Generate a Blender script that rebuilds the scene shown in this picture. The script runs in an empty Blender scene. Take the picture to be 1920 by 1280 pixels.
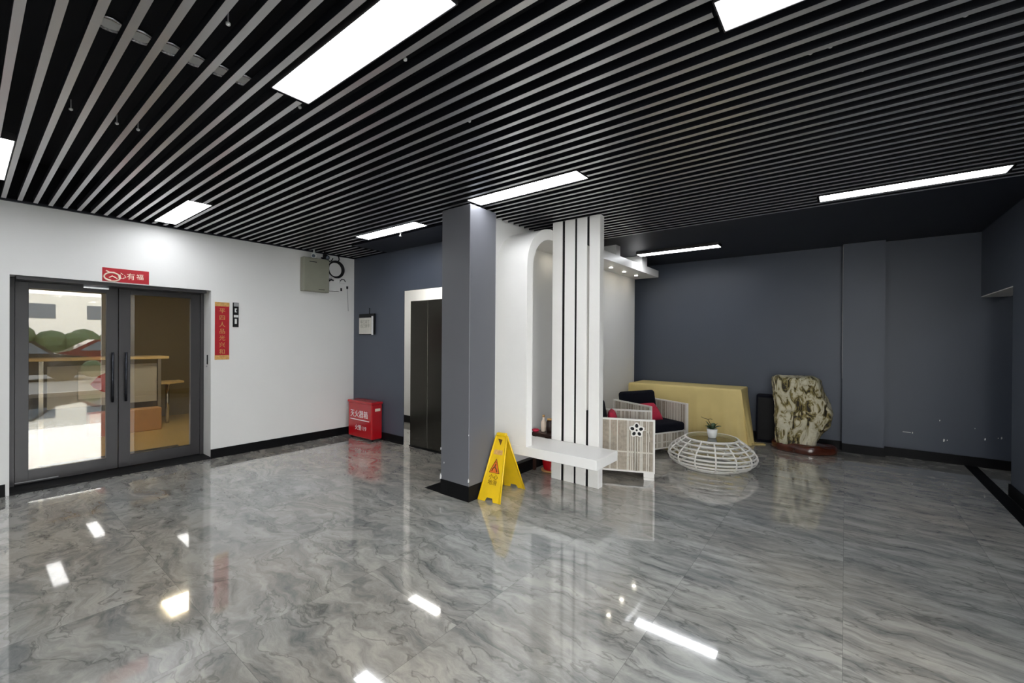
import bpy, bmesh, math, random
from mathutils import Matrix, Vector, noise
random.seed(7)
D = bpy.data; SC = bpy.context.scene; COL = SC.collection; PI = math.pi
R = math.radians

# ---------------------------------------------------------------- camera
cam = D.objects.new('camera', D.cameras.new('camera')); COL.objects.link(cam)
cam.data.sensor_width = 36; cam.data.lens = 36*802.8/1920; cam.data.clip_start = .02; cam.data.clip_end = 200
_yaw, _p, _r = R(-37.9), R(-.197), R(.36)
_f = Vector((math.sin(_yaw)*math.cos(_p), math.cos(_yaw)*math.cos(_p), math.sin(_p)))
_rt = Vector((math.cos(_yaw), -math.sin(_yaw), 0)); _up = _rt.cross(_f)
_x = math.cos(_r)*_rt + math.sin(_r)*_up; _y = -math.sin(_r)*_rt + math.cos(_r)*_up
cam.matrix_world = Matrix.Translation((0, 0, 1.5)) @ Matrix((_x, _y, -_f)).transposed().to_4x4()
SC.camera = cam

# ---------------------------------------------------------------- world, exposure
w = D.worlds.new('sky'); SC.world = w; w.use_nodes = True
wn = w.node_tree.nodes; wl = w.node_tree.links
bg = wn['Background']; bg.inputs[1].default_value = 10.5
tc = wn.new('ShaderNodeTexCoord'); sp = wn.new('ShaderNodeSeparateXYZ'); rp = wn.new('ShaderNodeValToRGB')
rp.color_ramp.elements[0].position = 0; rp.color_ramp.elements[0].color = (1.0, .98, .95, 1)
rp.color_ramp.elements[1].position = .6; rp.color_ramp.elements[1].color = (.86, .92, 1.0, 1)
wl.new(tc.outputs['Generated'], sp.inputs[0]); wl.new(sp.outputs[2], rp.inputs[0]); wl.new(rp.outputs[0], bg.inputs[0])
SC.view_settings.view_transform = 'Standard'; SC.view_settings.look = 'None'
SC.view_settings.exposure = 0.12; SC.view_settings.gamma = 1.0; SC.view_settings.use_curve_mapping = False
PANEL = 17.5      # ceiling light emission

# ---------------------------------------------------------------- materials
def lin(c):
    return tuple((v/255/12.92) if v/255 <= .04045 else ((v/255+.055)/1.055)**2.4 for v in c)
def mat(name, rgb, rough=.5, metal=0, spec=.5, var=.06, nscale=6, bump=0, bscale=80, coat=0, emis=None, es=0):
    m = D.materials.new(name); m.use_nodes = True; n = m.node_tree.nodes; l = m.node_tree.links
    b = n['Principled BSDF']; c = lin(rgb)
    b.inputs['Roughness'].default_value = rough; b.inputs['Metallic'].default_value = metal
    b.inputs['Specular IOR Level'].default_value = spec; b.inputs['Coat Weight'].default_value = coat
    b.inputs['Coat Roughness'].default_value = .05
    t = n.new('ShaderNodeTexCoord'); nz = n.new('ShaderNodeTexNoise'); nz.inputs['Scale'].default_value = nscale
    nz.inputs['Detail'].default_value = 3
    l.new(t.outputs['Object'], nz.inputs['Vector'])
    r = n.new('ShaderNodeValToRGB'); e = r.color_ramp.elements
    e[0].position = .3; e[1].position = .7
    e[0].color = tuple(v*(1-var) for v in c)+(1,); e[1].color = tuple(min(1, v*(1+var)) for v in c)+(1,)
    l.new(nz.outputs['Fac'], r.inputs[0]); l.new(r.outputs[0], b.inputs['Base Color'])
    if bump:
        n2 = n.new('ShaderNodeTexNoise'); n2.inputs['Scale'].default_value = bscale; n2.inputs['Detail'].default_value = 4
        l.new(t.outputs['Object'], n2.inputs['Vector'])
        bp = n.new('ShaderNodeBump'); bp.inputs['Strength'].default_value = bump; bp.inputs['Distance'].default_value = .004
        l.new(n2.outputs['Fac'], bp.inputs['Height']); l.new(bp.outputs[0], b.inputs['Normal'])
    if emis:
        b.inputs['Emission Color'].default_value = lin(emis)+(1,); b.inputs['Emission Strength'].default_value = es
    return m

M = {}
M['white_wall'] = mat('white_wall_paint', (232, 231, 228), .55, var=.015, nscale=1.5, bump=.03)
M['white_gloss'] = mat('white_lacquer', (238, 236, 232), .32, var=.01)
M['dark_wall'] = mat('blue_grey_wall_paint', (77, 83, 95), .42, spec=.45, var=.03, nscale=1.2, bump=.04, bscale=200)
M['column'] = mat('grey_column_paint', (100, 101, 106), .36, var=.03, nscale=2)
M['black'] = mat('black_plenum', (9, 11, 19), .9, var=.2, nscale=3)
M['soffit'] = mat('black_soffit_paint', (20, 23, 34), .45, var=.1, nscale=2)
M['slat_side'] = mat('black_slat_side', (11, 13, 21), .5, var=.05)
M['slat_face'] = mat('grey_slat_face', (205, 205, 206), .3, metal=.75, var=.04, nscale=1.5)
M['baseboard'] = mat('black_skirting_stone', (13, 13, 15), .5, spec=.15, var=.3, nscale=9)
M['frame'] = mat('charcoal_aluminium', (58, 56, 57), .38, metal=.2, var=.03)
M['handle'] = mat('dark_bronze_handle', (58, 60, 66), .25, metal=.7)
M['steel'] = mat('brushed_dark_steel', (62, 60, 54), .22, metal=.85, var=.1, nscale=1.0)
M['chrome'] = mat('chrome', (205, 205, 208), .18, metal=1)
M['red'] = mat('red_banner_paper', (176, 10, 30), .5, var=.1, nscale=14)
M['redbox'] = mat('red_painted_metal', (190, 12, 26), .22, var=.05, coat=.5)
M['gold'] = mat('gold_print', (206, 158, 92), .45, var=.2, nscale=40)
M['cream'] = mat('cream_print', (246, 226, 206), .5, var=.04)
M['whiteprint'] = mat('white_print', (250, 240, 240), .4, var=.02)
M['olive'] = mat('grey_green_enamel', (150, 150, 134), .4, var=.04)
M['blackp'] = mat('black_plastic', (16, 16, 18), .6, spec=.3, var=.1)
M['whitep'] = mat('white_plastic', (235, 235, 232), .35, var=.02)
M['greyp'] = mat('grey_plastic', (150, 150, 150), .4, var=.04)
M['yellow'] = mat('yellow_plastic', (228, 188, 22), .3, var=.06, nscale=10)
M['paper'] = mat('grey_white_paper', (214, 210, 200), .6, var=.04, nscale=20)
M['orange'] = mat('orange_print', (222, 110, 40), .4, var=.1, nscale=30)
M['dkprint'] = mat('dark_print', (92, 62, 10), .5, var=.1)
M['redprint'] = mat('red_print', (196, 66, 66), .5, var=.1, nscale=20)
M['rope'] = mat('taupe_rope', (176, 164, 148), .75, var=.16, nscale=30, bump=.2)
M['ropew'] = mat('pale_rope', (222, 216, 204), .7, var=.05)
M['chairframe'] = mat('white_chair_metal', (240, 236, 230), .35, var=.02)
M['navy'] = mat('black_navy_fabric', (20, 21, 30), .95, spec=.15, var=.15, nscale=40, bump=.25, bscale=300)
M['pink'] = mat('raspberry_fabric', (190, 38, 68), .8, var=.1, nscale=30, bump=.2)
M['cloth'] = mat('gold_tablecloth', (224, 202, 136), .7, var=.05, nscale=3, bump=.06, bscale=400)
M['rattan'] = mat('white_rattan', (238, 234, 228), .45, var=.04, nscale=30)
M['ceramic'] = mat('white_ceramic', (245, 245, 243), .15, var=.01)
M['leaf'] = mat('dark_green_leaf', (34, 66, 28), .5, var=.3, nscale=30)
M['stem'] = mat('brown_stem', (88, 66, 40), .6)
M['wood'] = mat('dark_red_wood', (74, 34, 22), .25, var=.4, nscale=9, coat=.4)
M['brown'] = mat('dark_brown_wood', (50, 32, 26), .35, var=.3, nscale=12)
M['tan'] = mat('tan_carton', (206, 158, 104), .6, var=.05)
M['coral'] = mat('coral_carton', (206, 110, 84), .6, var=.05)
M['beige_wall'] = mat('khaki_wall_paint', (122, 112, 84), .7, var=.03, nscale=1)
M['yellow_floor'] = mat('ochre_floor', (212, 186, 122), .25, var=.04, nscale=2)
M['desk_top'] = mat('pale_wood_top', (232, 206, 150), .4, var=.05)
M['panel'] = mat('grey_desk_panel', (198, 198, 194), .5, var=.03)
M['mat'] = mat('dark_door_mat', (56, 54, 50), .9, var=.4, nscale=60)
M['asphalt'] = mat('pale_paving', (100, 99, 97), .8, var=.1, nscale=2)
M['carpaint'] = mat('dark_car_paint', (28, 30, 34), .2, coat=1)
M['carred'] = mat('maroon_car_paint', (86, 20, 28), .2, coat=1)
M['carglass'] = mat('car_window', (90, 100, 110), .05)
M['hedge'] = mat('hedge_leaves', (40, 62, 30), .8, var=.5, nscale=14, bump=.6, bscale=30)
M['facade'] = mat('pale_facade', (236, 232, 222), .8, var=.03)
M['diff'] = mat('lit_diffuser', (250, 250, 255), .4, emis=(247, 250, 255), es=PANEL)
M['dl'] = mat('lit_downlight', (255, 250, 240), .4, emis=(255, 246, 225), es=60)
M['warmlamp'] = mat('warm_lamp', (255, 240, 210), .4, emis=(255, 246, 226), es=24)
M['lobbyfill'] = mat('lobby_fill_glow', (255, 255, 255), .4, emis=(255, 252, 245), es=14)

def glass(name, tint, refl=1.0, ior=1.5):
    m = D.materials.new(name); m.use_nodes = True; n = m.node_tree.nodes; l = m.node_tree.links
    n.remove(n['Principled BSDF']); out = n['Material Output']
    tr = n.new('ShaderNodeBsdfTransparent'); tr.inputs[0].default_value = tint+(1,)
    gl = n.new('ShaderNodeBsdfGlossy'); gl.inputs[0].default_value = (refl, refl, refl, 1); gl.inputs['Roughness'].default_value = .0
    fr = n.new('ShaderNodeFresnel'); fr.inputs[0].default_value = ior
    mx = n.new('ShaderNodeMixShader')
    l.new(fr.outputs[0], mx.inputs[0]); l.new(tr.outputs[0], mx.inputs[1]); l.new(gl.outputs[0], mx.inputs[2]); l.new(mx.outputs[0], out.inputs[0])
    return m
M['glass'] = glass('tinted_door_glass', (.88, .84, .76), 1.0, 1.9)
M['clear'] = glass('window_glass', (.97, .98, .98), 1.0, 1.45)
M['tableglass'] = glass('table_glass', (.80, .84, .74), 1.0, 1.6)

def floor_material():
    m = D.materials.new('polished_grey_marble'); m.use_nodes = True; n = m.node_tree.nodes; l = m.node_tree.links
    b = n['Principled BSDF']
    def N(t, **k):
        x = n.new(t)
        for a, v in k.items(): setattr(x, a, v)
        return x
    tcn = N('ShaderNodeTexCoord'); sep = N('ShaderNodeSeparateXYZ'); l.new(tcn.outputs['Object'], sep.inputs[0])
    def math_(op, a, bb=None):
        x = N('ShaderNodeMath', operation=op)
        for i, v in enumerate((a, bb)):
            if v is None: continue
            if isinstance(v, (int, float)): x.inputs[i].default_value = v
            else: l.new(v, x.inputs[i])
        return x.outputs[0]
    T = .8
    ix = math_('FLOOR', math_('DIVIDE', sep.outputs[0], T)); iy = math_('FLOOR', math_('DIVIDE', sep.outputs[1], T))
    cid = N('ShaderNodeCombineXYZ'); l.new(ix, cid.inputs[0]); l.new(iy, cid.inputs[1])
    wn_ = N('ShaderNodeTexWhiteNoise', noise_dimensions='3D'); l.new(cid.outputs[0], wn_.inputs['Vector'])
    # per-tile offset of the vein pattern (kept partly continuous)
    off = N('ShaderNodeVectorMath', operation='SCALE'); l.new(wn_.outputs['Color'], off.inputs[0]); off.inputs['Scale'].default_value = 1.3
    add = N('ShaderNodeVectorMath', operation='ADD'); l.new(tcn.outputs['Object'], add.inputs[0]); l.new(off.outputs[0], add.inputs[1])
    # warp
    wz = N('ShaderNodeTexNoise'); wz.inputs['Scale'].default_value = 1.1; wz.inputs['Detail'].default_value = 5; wz.inputs['Roughness'].default_value = .55
    l.new(add.outputs[0], wz.inputs['Vector'])
    sub = N('ShaderNodeVectorMath', operation='SUBTRACT'); l.new(wz.outputs['Color'], sub.inputs[0]); sub.inputs[1].default_value = (.5, .5, .5)
    # stronger swirl to the left of the room, straight veins on the right
    sw = N('ShaderNodeMapRange'); sw.inputs[1].default_value = -4.6; sw.inputs[2].default_value = -1.0; sw.inputs[3].default_value = 1.25; sw.inputs[4].default_value = .36
    l.new(sep.outputs[0], sw.inputs[0])
    sc_ = N('ShaderNodeVectorMath', operation='SCALE'); l.new(sub.outputs[0], sc_.inputs[0]); l.new(sw.outputs[0], sc_.inputs['Scale'])
    ad2 = N('ShaderNodeVectorMath', operation='ADD'); l.new(add.outputs[0], ad2.inputs[0]); l.new(sc_.outputs[0], ad2.inputs[1])
    mp = N('ShaderNodeMapping'); mp.inputs['Rotation'].default_value = (0, 0, R(-8)); mp.inputs['Scale'].default_value = (1.1, 4.2, 1)
    l.new(ad2.outputs[0], mp.inputs['Vector'])
    n1 = N('ShaderNodeTexNoise'); n1.inputs['Scale'].default_value = 2.0; n1.inputs['Detail'].default_value = 12; n1.inputs['Roughness'].default_value = .7; n1.inputs['Distortion'].default_value = .35
    l.new(mp.outputs[0], n1.inputs['Vector'])
    r1 = N('ShaderNodeValToRGB'); e = r1.color_ramp.elements
    e[0].position = .25; e[0].color = lin((96, 102, 102))+(1,)
    e[1].position = .62; e[1].color = lin((190, 186, 178))+(1,)
    e2 = r1.color_ramp.elements.new(.45); e2.color = lin((154, 151, 146))+(1,)
    l.new(n1.outputs['Fac'], r1.inputs[0])
    # dark thin veins
    n2 = N('ShaderNodeTexNoise'); n2.inputs['Scale'].default_value = 1.6; n2.inputs['Detail'].default_value = 6; n2.inputs['Roughness'].default_value = .5
    mp2 = N('ShaderNodeMapping'); mp2.inputs['Rotation'].default_value = (0, 0, R(-14)); mp2.inputs['Scale'].default_value = (1.1, 3.6, 1); mp2.inputs['Location'].default_value = (4, 9, 2)
    l.new(ad2.outputs[0], mp2.inputs['Vector']); l.new(mp2.outputs[0], n2.inputs['Vector'])
    d = math_('ABSOLUTE', math_('SUBTRACT', n2.outputs['Fac'], .5))
    r2 = N('ShaderNodeValToRGB'); r2.color_ramp.elements[0].position = 0; r2.color_ramp.elements[0].color = (.30, .30, .31, 1)
    r2.color_ramp.elements[1].position = .016; r2.color_ramp.elements[1].color = (1, 1, 1, 1)
    l.new(d, r2.inputs[0])
    mul = N('ShaderNodeMix', data_type='RGBA', blend_type='MULTIPLY'); mul.inputs[0].default_value = .55
    l.new(r1.outputs[0], mul.inputs[6]); l.new(r2.outputs[0], mul.inputs[7])
    # broad tone: greenish / warm patches
    n3 = N('ShaderNodeTexNoise'); n3.inputs['Scale'].default_value = .55; n3.inputs['Detail'].default_value = 2
    l.new(tcn.outputs['Object'], n3.inputs['Vector'])
    r3 = N('ShaderNodeValToRGB'); r3.color_ramp.elements[0].position = .35; r3.color_ramp.elements[0].color = (.90, .96, 1.0, 1)
    r3.color_ramp.elements[1].position = .65; r3.color_ramp.elements[1].color = (1.0, .965, .91, 1)
    l.new(n3.outputs['Fac'], r3.inputs[0])
    mul2 = N('ShaderNodeMix', data_type='RGBA', blend_type='MULTIPLY'); mul2.inputs[0].default_value = 1
    l.new(mul.outputs[2], mul2.inputs[6]); l.new(r3.outputs[0], mul2.inputs[7])
    # tile joints
    fx = math_('ABSOLUTE', math_('SUBTRACT', math_('FRACT', math_('DIVIDE', sep.outputs[0], T)), .5))
    fy = math_('ABSOLUTE', math_('SUBTRACT', math_('FRACT', math_('DIVIDE', sep.outputs[1], T)), .5))
    j = math_('GREATER_THAN', math_('MAXIMUM', fx, fy), .4985)
    mj = N('ShaderNodeMix', data_type='RGBA'); l.new(math_('MULTIPLY', j, .45), mj.inputs[0])
    l.new(mul2.outputs[2], mj.inputs[6]); mj.inputs[7].default_value = (.08, .08, .08, 1)
    l.new(mj.outputs[2], b.inputs['Base Color'])
    b.inputs['Roughness'].default_value = .07; b.inputs['IOR'].default_value = 1.55
    b.inputs['Coat Weight'].default_value = 1.0; b.inputs['Coat Roughness'].default_value = .015
    return m
M['floor'] = floor_material()

def stone_material():
    m = D.materials.new('mottled_stone'); m.use_nodes = True; n = m.node_tree.nodes; l = m.node_tree.links
    b = n['Principled BSDF']; t = n.new('ShaderNodeTexCoord')
    mp = n.new('ShaderNodeMapping'); mp.inputs['Scale'].default_value = (1.5, 1.5, .7); l.new(t.outputs['Object'], mp.inputs['Vector'])
    a = n.new('ShaderNodeTexNoise'); a.inputs['Scale'].default_value = 6.5; a.inputs['Detail'].default_value = 8; a.inputs['Distortion'].default_value = 1.6; a.inputs['Roughness'].default_value = .62
    l.new(mp.outputs[0], a.inputs['Vector'])
    r = n.new('ShaderNodeValToRGB'); e = r.color_ramp.elements
    e[0].position = .39; e[0].color = lin((40, 31, 16))+(1,); e[1].position = .66; e[1].color = lin((232, 226, 204))+(1,)
    x = e.new(.46); x.color = lin((150, 134, 74))+(1,); x = e.new(.515); x.color = lin((214, 206, 176))+(1,)
    l.new(a.outputs['Fac'], r.inputs[0]); l.new(r.outputs[0], b.inputs['Base Color'])
    bp = n.new('ShaderNodeBump'); bp.inputs['Strength'].default_value = 1.0; bp.inputs['Distance'].default_value = .05
    l.new(a.outputs['Fac'], bp.inputs['Height']); l.new(bp.outputs[0], b.inputs['Normal'])
    b.inputs['Roughness'].default_value = .3
    return m
M['stone'] = stone_material()

# ---------------------------------------------------------------- mesh helpers
class MB:
    def __init__(s): s.bm = bmesh.new(); s.mi = 0
    def _tag(s, faces, mi):
        for f in faces: f.material_index = s.mi if mi is None else mi
    def box(s, a, b, bev=0, mi=None, mtx=None, seg=1):
        a = Vector(a); b = Vector(b); c = (a+b)/2; d = b-a
        g = bmesh.ops.create_cube(s.bm, size=1, matrix=Matrix.Translation(c) @ Matrix.Diagonal((d.x, d.y, d.z, 1)))
        vs = g['verts']
        if bev:
            es = list({e for v in vs for e in v.link_edges})
            r = bmesh.ops.bevel(s.bm, geom=es, offset=bev, segments=seg, profile=.5, affect='EDGES')
            vs = list({v for f in r['faces'] for v in f.verts} | {v for v in vs if v.is_valid})
        if mtx is not None: bmesh.ops.transform(s.bm, matrix=mtx, verts=vs)
        s._tag({f for v in vs for f in v.link_faces}, mi)
        return s
    def tube(s, pts, r, n=8, closed=False, mi=None):
        pts = [Vector(p) for p in pts]; rings = []; N = len(pts); prev = None
        for i, p in enumerate(pts):
            if closed: t = (pts[(i+1) % N]-pts[i-1]).normalized()
            else: t = ((pts[min(i+1, N-1)]-pts[max(i-1, 0)])).normalized()
            ref = Vector((0, 0, 1)) if abs(t.z) < .9 else Vector((1, 0, 0))
            if prev is None: u = t.cross(ref).normalized()
            else: u = (prev - t*prev.dot(t)).normalized()
            prev = u; v = t.cross(u); rr = r[i] if isinstance(r, (list, tuple)) else r
            rings.append([s.bm.verts.new(p+rr*(math.cos(2*PI*k/n)*u+math.sin(2*PI*k/n)*v)) for k in range(n)])
        fs = []
        for i in range(N if closed else N-1):
            A = rings[i]; B = rings[(i+1) % N]
            for k in range(n): fs.append(s.bm.faces.new((A[k], A[(k+1) % n], B[(k+1) % n], B[k])))
        if not closed:
            fs.append(s.bm.faces.new(rings[0][::-1])); fs.append(s.bm.faces.new(rings[-1]))
        for f in fs: f.smooth = True
        s._tag(fs, mi); return s
    def lathe(s, prof, c=(0, 0, 0), n=32, mi=None, cap=True):
        c = Vector(c); rings = [[s.bm.verts.new(c+Vector((r*math.cos(2*PI*k/n), r*math.sin(2*PI*k/n), z))) for k in range(n)] for r, z in prof]
        fs = []
        for A, B in zip(rings, rings[1:]):
            for k in range(n): fs.append(s.bm.faces.new((A[k], A[(k+1) % n], B[(k+1) % n], B[k])))
        for f in fs: f.smooth = True
        if cap: fs.append(s.bm.faces.new(rings[0][::-1])); fs.append(s.bm.faces.new(rings[-1]))
        s._tag(fs, mi); return s
    def prism(s, poly, o, u, v, n, t, mi=None):
        """polygon (2D list) in plane o+u,v extruded by t along n"""
        o, u, v, n = map(Vector, (o, u, v, n))
        A = [s.bm.verts.new(o+u*a+v*b) for a, b in poly]; B = [s.bm.verts.new(o+u*a+v*b+n*t) for a, b in poly]
        fs = [s.bm.faces.new(A), s.bm.faces.new(B[::-1])]; k = len(poly)
        for i in range(k): fs.append(s.bm.faces.new((A[i], B[i], B[(i+1) % k], A[(i+1) % k])))
        s._tag(fs, mi); return s
    def build(s, name, mats, parent=None, bevel=0):
        bmesh.ops.recalc_face_normals(s.bm, faces=s.bm.faces)
        me = D.meshes.new(name); s.bm.to_mesh(me); s.bm.free()
        for m_ in (mats if isinstance(mats, (list, tuple)) else [mats]): me.materials.append(M[m_])
        o = D.objects.new(name, me); COL.objects.link(o)
        if parent: o.parent = parent
        if bevel:
            b = o.modifiers.new('b', 'BEVEL'); b.width = bevel; b.segments = 2; b.limit_method = 'ANGLE'
        return o
def tag(o, label, cat, group=None):
    o['label'] = label; o['category'] = cat
    if group: o['group'] = group
    return o
def thing(name, label, cat, loc=(0, 0, 0), rz=0, group=None):
    o = D.objects.new(name, None); o.empty_display_size = .1; COL.objects.link(o); o.location = loc; o.rotation_euler.z = rz
    return tag(o, label, cat, group)
def struct(o): o['kind'] = 'structure'; return o
def copy_tree(o, parent=None):
    c = o.copy(); COL.objects.link(c); c.parent = parent
    for ch in list(o.children): copy_tree(ch, c)
    return c
def letters(text, size, name, m, parent, o, u, v, depth=.001, align='CENTER'):
    """characters as a mesh lying in the plane (o; u right, v up)"""
    cu = D.curves.new('t', 'FONT'); cu.body = text; cu.size = size; cu.extrude = depth; cu.align_x = align; cu.align_y = 'CENTER'
    tmp = D.objects.new('t', cu); COL.objects.link(tmp)
    bpy.context.view_layer.update()
    me = D.meshes.new_from_object(tmp.evaluated_get(bpy.context.evaluated_depsgraph_get()))
    D.objects.remove(tmp); D.curves.remove(cu)
    u = Vector(u); v = Vector(v); n = u.cross(v)
    mt = Matrix((u, v, n)).transposed().to_4x4(); mt.translation = Vector(o)
    me.transform(mt); me.materials.clear(); me.materials.append(M[m]); me.name = name
    ob = D.objects.new(name, me); COL.objects.link(ob)
    if parent: ob.parent = parent
    return ob
YP = ((0, 1, 0), (0, 0, 1))      # on the left wall: right = +y, up = +z
XP = ((1, 0, 0), (0, 0, 1))      # facing the camera side (-y)

# ================================================================ SETTING
XW = -6.22                        # left wall face
HC = 2.78
b = MB(); b.box((-6.75, -2.6, -.1), (3.3, 7.8, 0)); struct(b.build('floor', 'floor'))
# left wall with door opening
b = MB()
b.box((-6.52, -2.6, 0), (XW, .275, HC)); b.box((-6.52, 1.9, 0), (XW, 3.86, HC)); b.box((-6.52, .275, 2.09), (XW, 1.9, HC))
struct(b.build('wall_left', 'white_wall'))
# elevator-lobby wall (dark), opening x -4.94..-3.3
b = MB()
b.box((-6.52, 3.86, 0), (-4.955, 3.87, HC)); b.box((-4.955, 3.86, 2.19), (-3.35, 3.89, HC)); b.box((-3.35, 3.86, 0), (-3.03, 3.95, HC))
wl_ = struct(b.build('wall_lobby', 'dark_wall'))
b = MB(); b.box((-6.6, 4.96, 0), (-3.05, 5.06, 2.78)); b.box((-6.6, 3.95, 0), (-6.5, 4.96, 2.78)); b.box((-6.6, 3.95, 2.7), (-3.05, 5.06, 2.78))
struct(b.build('wall_lobby_inner', 'white_wall'))
b = MB(); b.box((-6.5, 4.94, 0), (-3.05, 4.96, .125)); struct(b.build('baseboard_lobby', 'baseboard'))
# white partition wall carrying the arch
b = MB(); b.box((-3.03, 3.24, 0), (-2.93, 7.27, 2.84)); struct(b.build('wall_partition', 'white_wall'))
b = MB(); b.box((-2.93, 3.24, 0), (-2.86, 6.9, .12)); struct(b.build('baseboard_partition', 'baseboard'))
# back wall, pier
b = MB(); b.box((-3.6, 7.56, 0), (3.3, 7.7, 2.84)); b.box((-3.62, 7.1, 0), (-3.5, 7.6, 2.84)); b.box((-3.6, 5.06, 0), (-3.5, 7.2, 2.84)); b.box((-3.6, 5.06, 2.0), (-3.0, 5.12, 2.84))
wb = struct(b.build('wall_back', 'dark_wall'))
b = MB(); b.box((-.03, 7.42, 0), (.41, 7.56, 2.84)); struct(b.build('wall_pier', 'dark_wall'))
b = MB(); b.box((-.0335, 7.417, 1.0), (-.029, 7.42, 2.83)); struct(b.build('trim_1', 'greyp'))
b = MB(); b.box((-2.9, 7.545, 0), (-.03, 7.56, .115)); b.box((-.03, 7.405, 0), (.41, 7.42, .115)); b.box((.41, 7.405, 0), (.425, 7.56, .115)); b.box((.41, 7.545, 0), (3.2, 7.56, .115))
struct(b.build('baseboard_back', 'baseboard'))
# right wall, beam over the corridor opening
b = MB(); b.box((1.29, 2.7, 0), (1.53, 6.31, 2.84)); b.box((1.53, 2.7, 0), (3.3, 2.82, 3.25)); struct(b.build('wall_right', 'dark_wall'))
b = MB(); b.box((1.29, 6.31, 2.06), (1.53, 7.56, 2.84)); struct(b.build('wall_right_beam', 'dark_wall'))
b = MB(); b.box((1.29, 6.31, 2.05), (1.53, 7.56, 2.06)); struct(b.build('trim_2', 'white_wall'))
b = MB(); b.box((3.2, 2.82, 0), (3.3, 7.56, 2.84)); struct(b.build('wall_corridor', 'dark_wall'))
b = MB(); b.box((1.275, 2.7, 0), (1.29, 6.31, .12)); b.box((1.275, 6.31, 0), (1.53, 6.325, .12)); struct(b.build('baseboard_right', 'baseboard'))
b = MB(); b.box((1.16, 2.7, 0), (1.272, 7.54, .002)); struct(b.build('trim_3', 'baseboard'))          # black border strip in the floor
b = MB(); b.box((-3.35, 2.875, 0), (-2.94, 3.86, .002)); struct(b.build('trim_4', 'baseboard'))
b = MB(); b.box((XW, 1.9, 0), (XW+.014, 3.86, .115)); b.box((XW, -2.5, 0), (XW+.014, .25, .115)); struct(b.build('baseboard_left', 'baseboard'))
b = MB(); b.box((-6.2, 3.845, 0), (-4.955, 3.86, .115)); struct(b.build('baseboard_lobby_front', 'baseboard'))
# front wall behind the camera: piers and lintel with an opening for the added window
b = MB(); b.box((-6.5, -2.6, 0), (3.3, -2.5, .3)); b.box((-6.5, -2.6, 2.5), (3.3, -2.5, 3.25))
b.box((-6.5, -2.6, .3), (.3, -2.5, 2.5)); b.box((3.0, -2.6, .3), (3.3, -2.5, 2.5))
struct(b.build('wall_front', 'white_wall'))
# glazed entrance side, x = 3.2
b = MB(); b.box((3.2, -2.5, 2.75), (3.3, 2.7, 3.25)); b.box((3.2, 2.42, 0), (3.3, 2.82, 2.75)); b.box((3.2, -2.6, 0), (3.3, -2.4, 2.75))
struct(b.build('wall_entrance', 'white_wall'))
def window(i, a, c, axis):
    b = MB(); t = .05
    if axis == 'x':
        y0, z0 = a; y1, z1 = c; x = 3.22
        for p, q in (((y0, z0), (y0+t, z1)), ((y1-t, z0), (y1, z1)), ((y0, z0), (y1, z0+t)), ((y0, z1-t), (y1, z1)), (((y0+y1)/2-t/2, z0), ((y0+y1)/2+t/2, z1))):
            b.box((x, p[0], p[1]), (x+.06, q[0], q[1]))
        f = struct(b.build('window_%d' % i, 'chairframe'))
        g = MB(); g.box((x+.025, y0+t, z0+t), (x+.03, y1-t, z1-t)); g.build('pane', 'clear', f)
    else:
        x0, z0 = a; x1, z1 = c; y = -2.58
        for p, q in (((x0, z0), (x0+t, z1)), ((x1-t, z0), (x1, z1)), ((x0, z0), (x1, z0+t)), ((x0, z1-t), (x1, z1))):
            b.box((p[0], y, p[1]), (q[0], y+.06, q[1]))
        f = struct(b.build('window_%d' % i, 'chairframe'))
        g = MB(); g.box((x0+t, y+.025, z0+t), (x1-t, y+.03, z1-t)); g.build('pane', 'clear', f)
window(1, (-2.4, 0), (2.42, 2.75), 'x')
window(2, (.3, .3), (3.0, 2.5), 'y')  # unseen window added to let daylight in from behind

# ceiling: black plenum, flat soffits
b = MB(); b.box((-6.75, -2.6, 3.2), (3.3, 5.1, 3.3)); b.box((-6.75, -2.6, HC), (-6.25, 3.95, 3.2)); b.box((-6.5, 3.87, HC), (-3.05, 3.97, 3.2))
b.box((1.29, 2.7, 2.84), (1.5, 5.1, 3.2)); b.box((-6.6, -2.6, 3.1), (3.3, -2.5, 3.3))
b.box((-3.6, 5.0, 2.84), (3.3, 5.1, 3.3)); b.box((-3.03, 3.24, 2.84), (-2.95, 5.05, 3.2))
struct(b.build('ceiling', 'black'))
b = MB(); b.box((-3.6, 5.0, 2.84), (3.3, 7.7, 2.9)); b.box((-3.1, 4.98, 2.80), (1.29, 5.0, 2.9)); b.box((-5.35, 3.3, HC+.002), (-3.03, 3.86, HC+.03))
b.box((XW-.02, -2.5, HC-.004), (XW+.03, 3.86, HC+.02)); struct(b.build('ceiling_soffit', 'soffit'))
b = MB(); b.box((-6.2, -2.5, 2.84), (3.2, -.5, 2.9)); struct(b.build('ceiling_front', 'soffit'))

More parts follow.
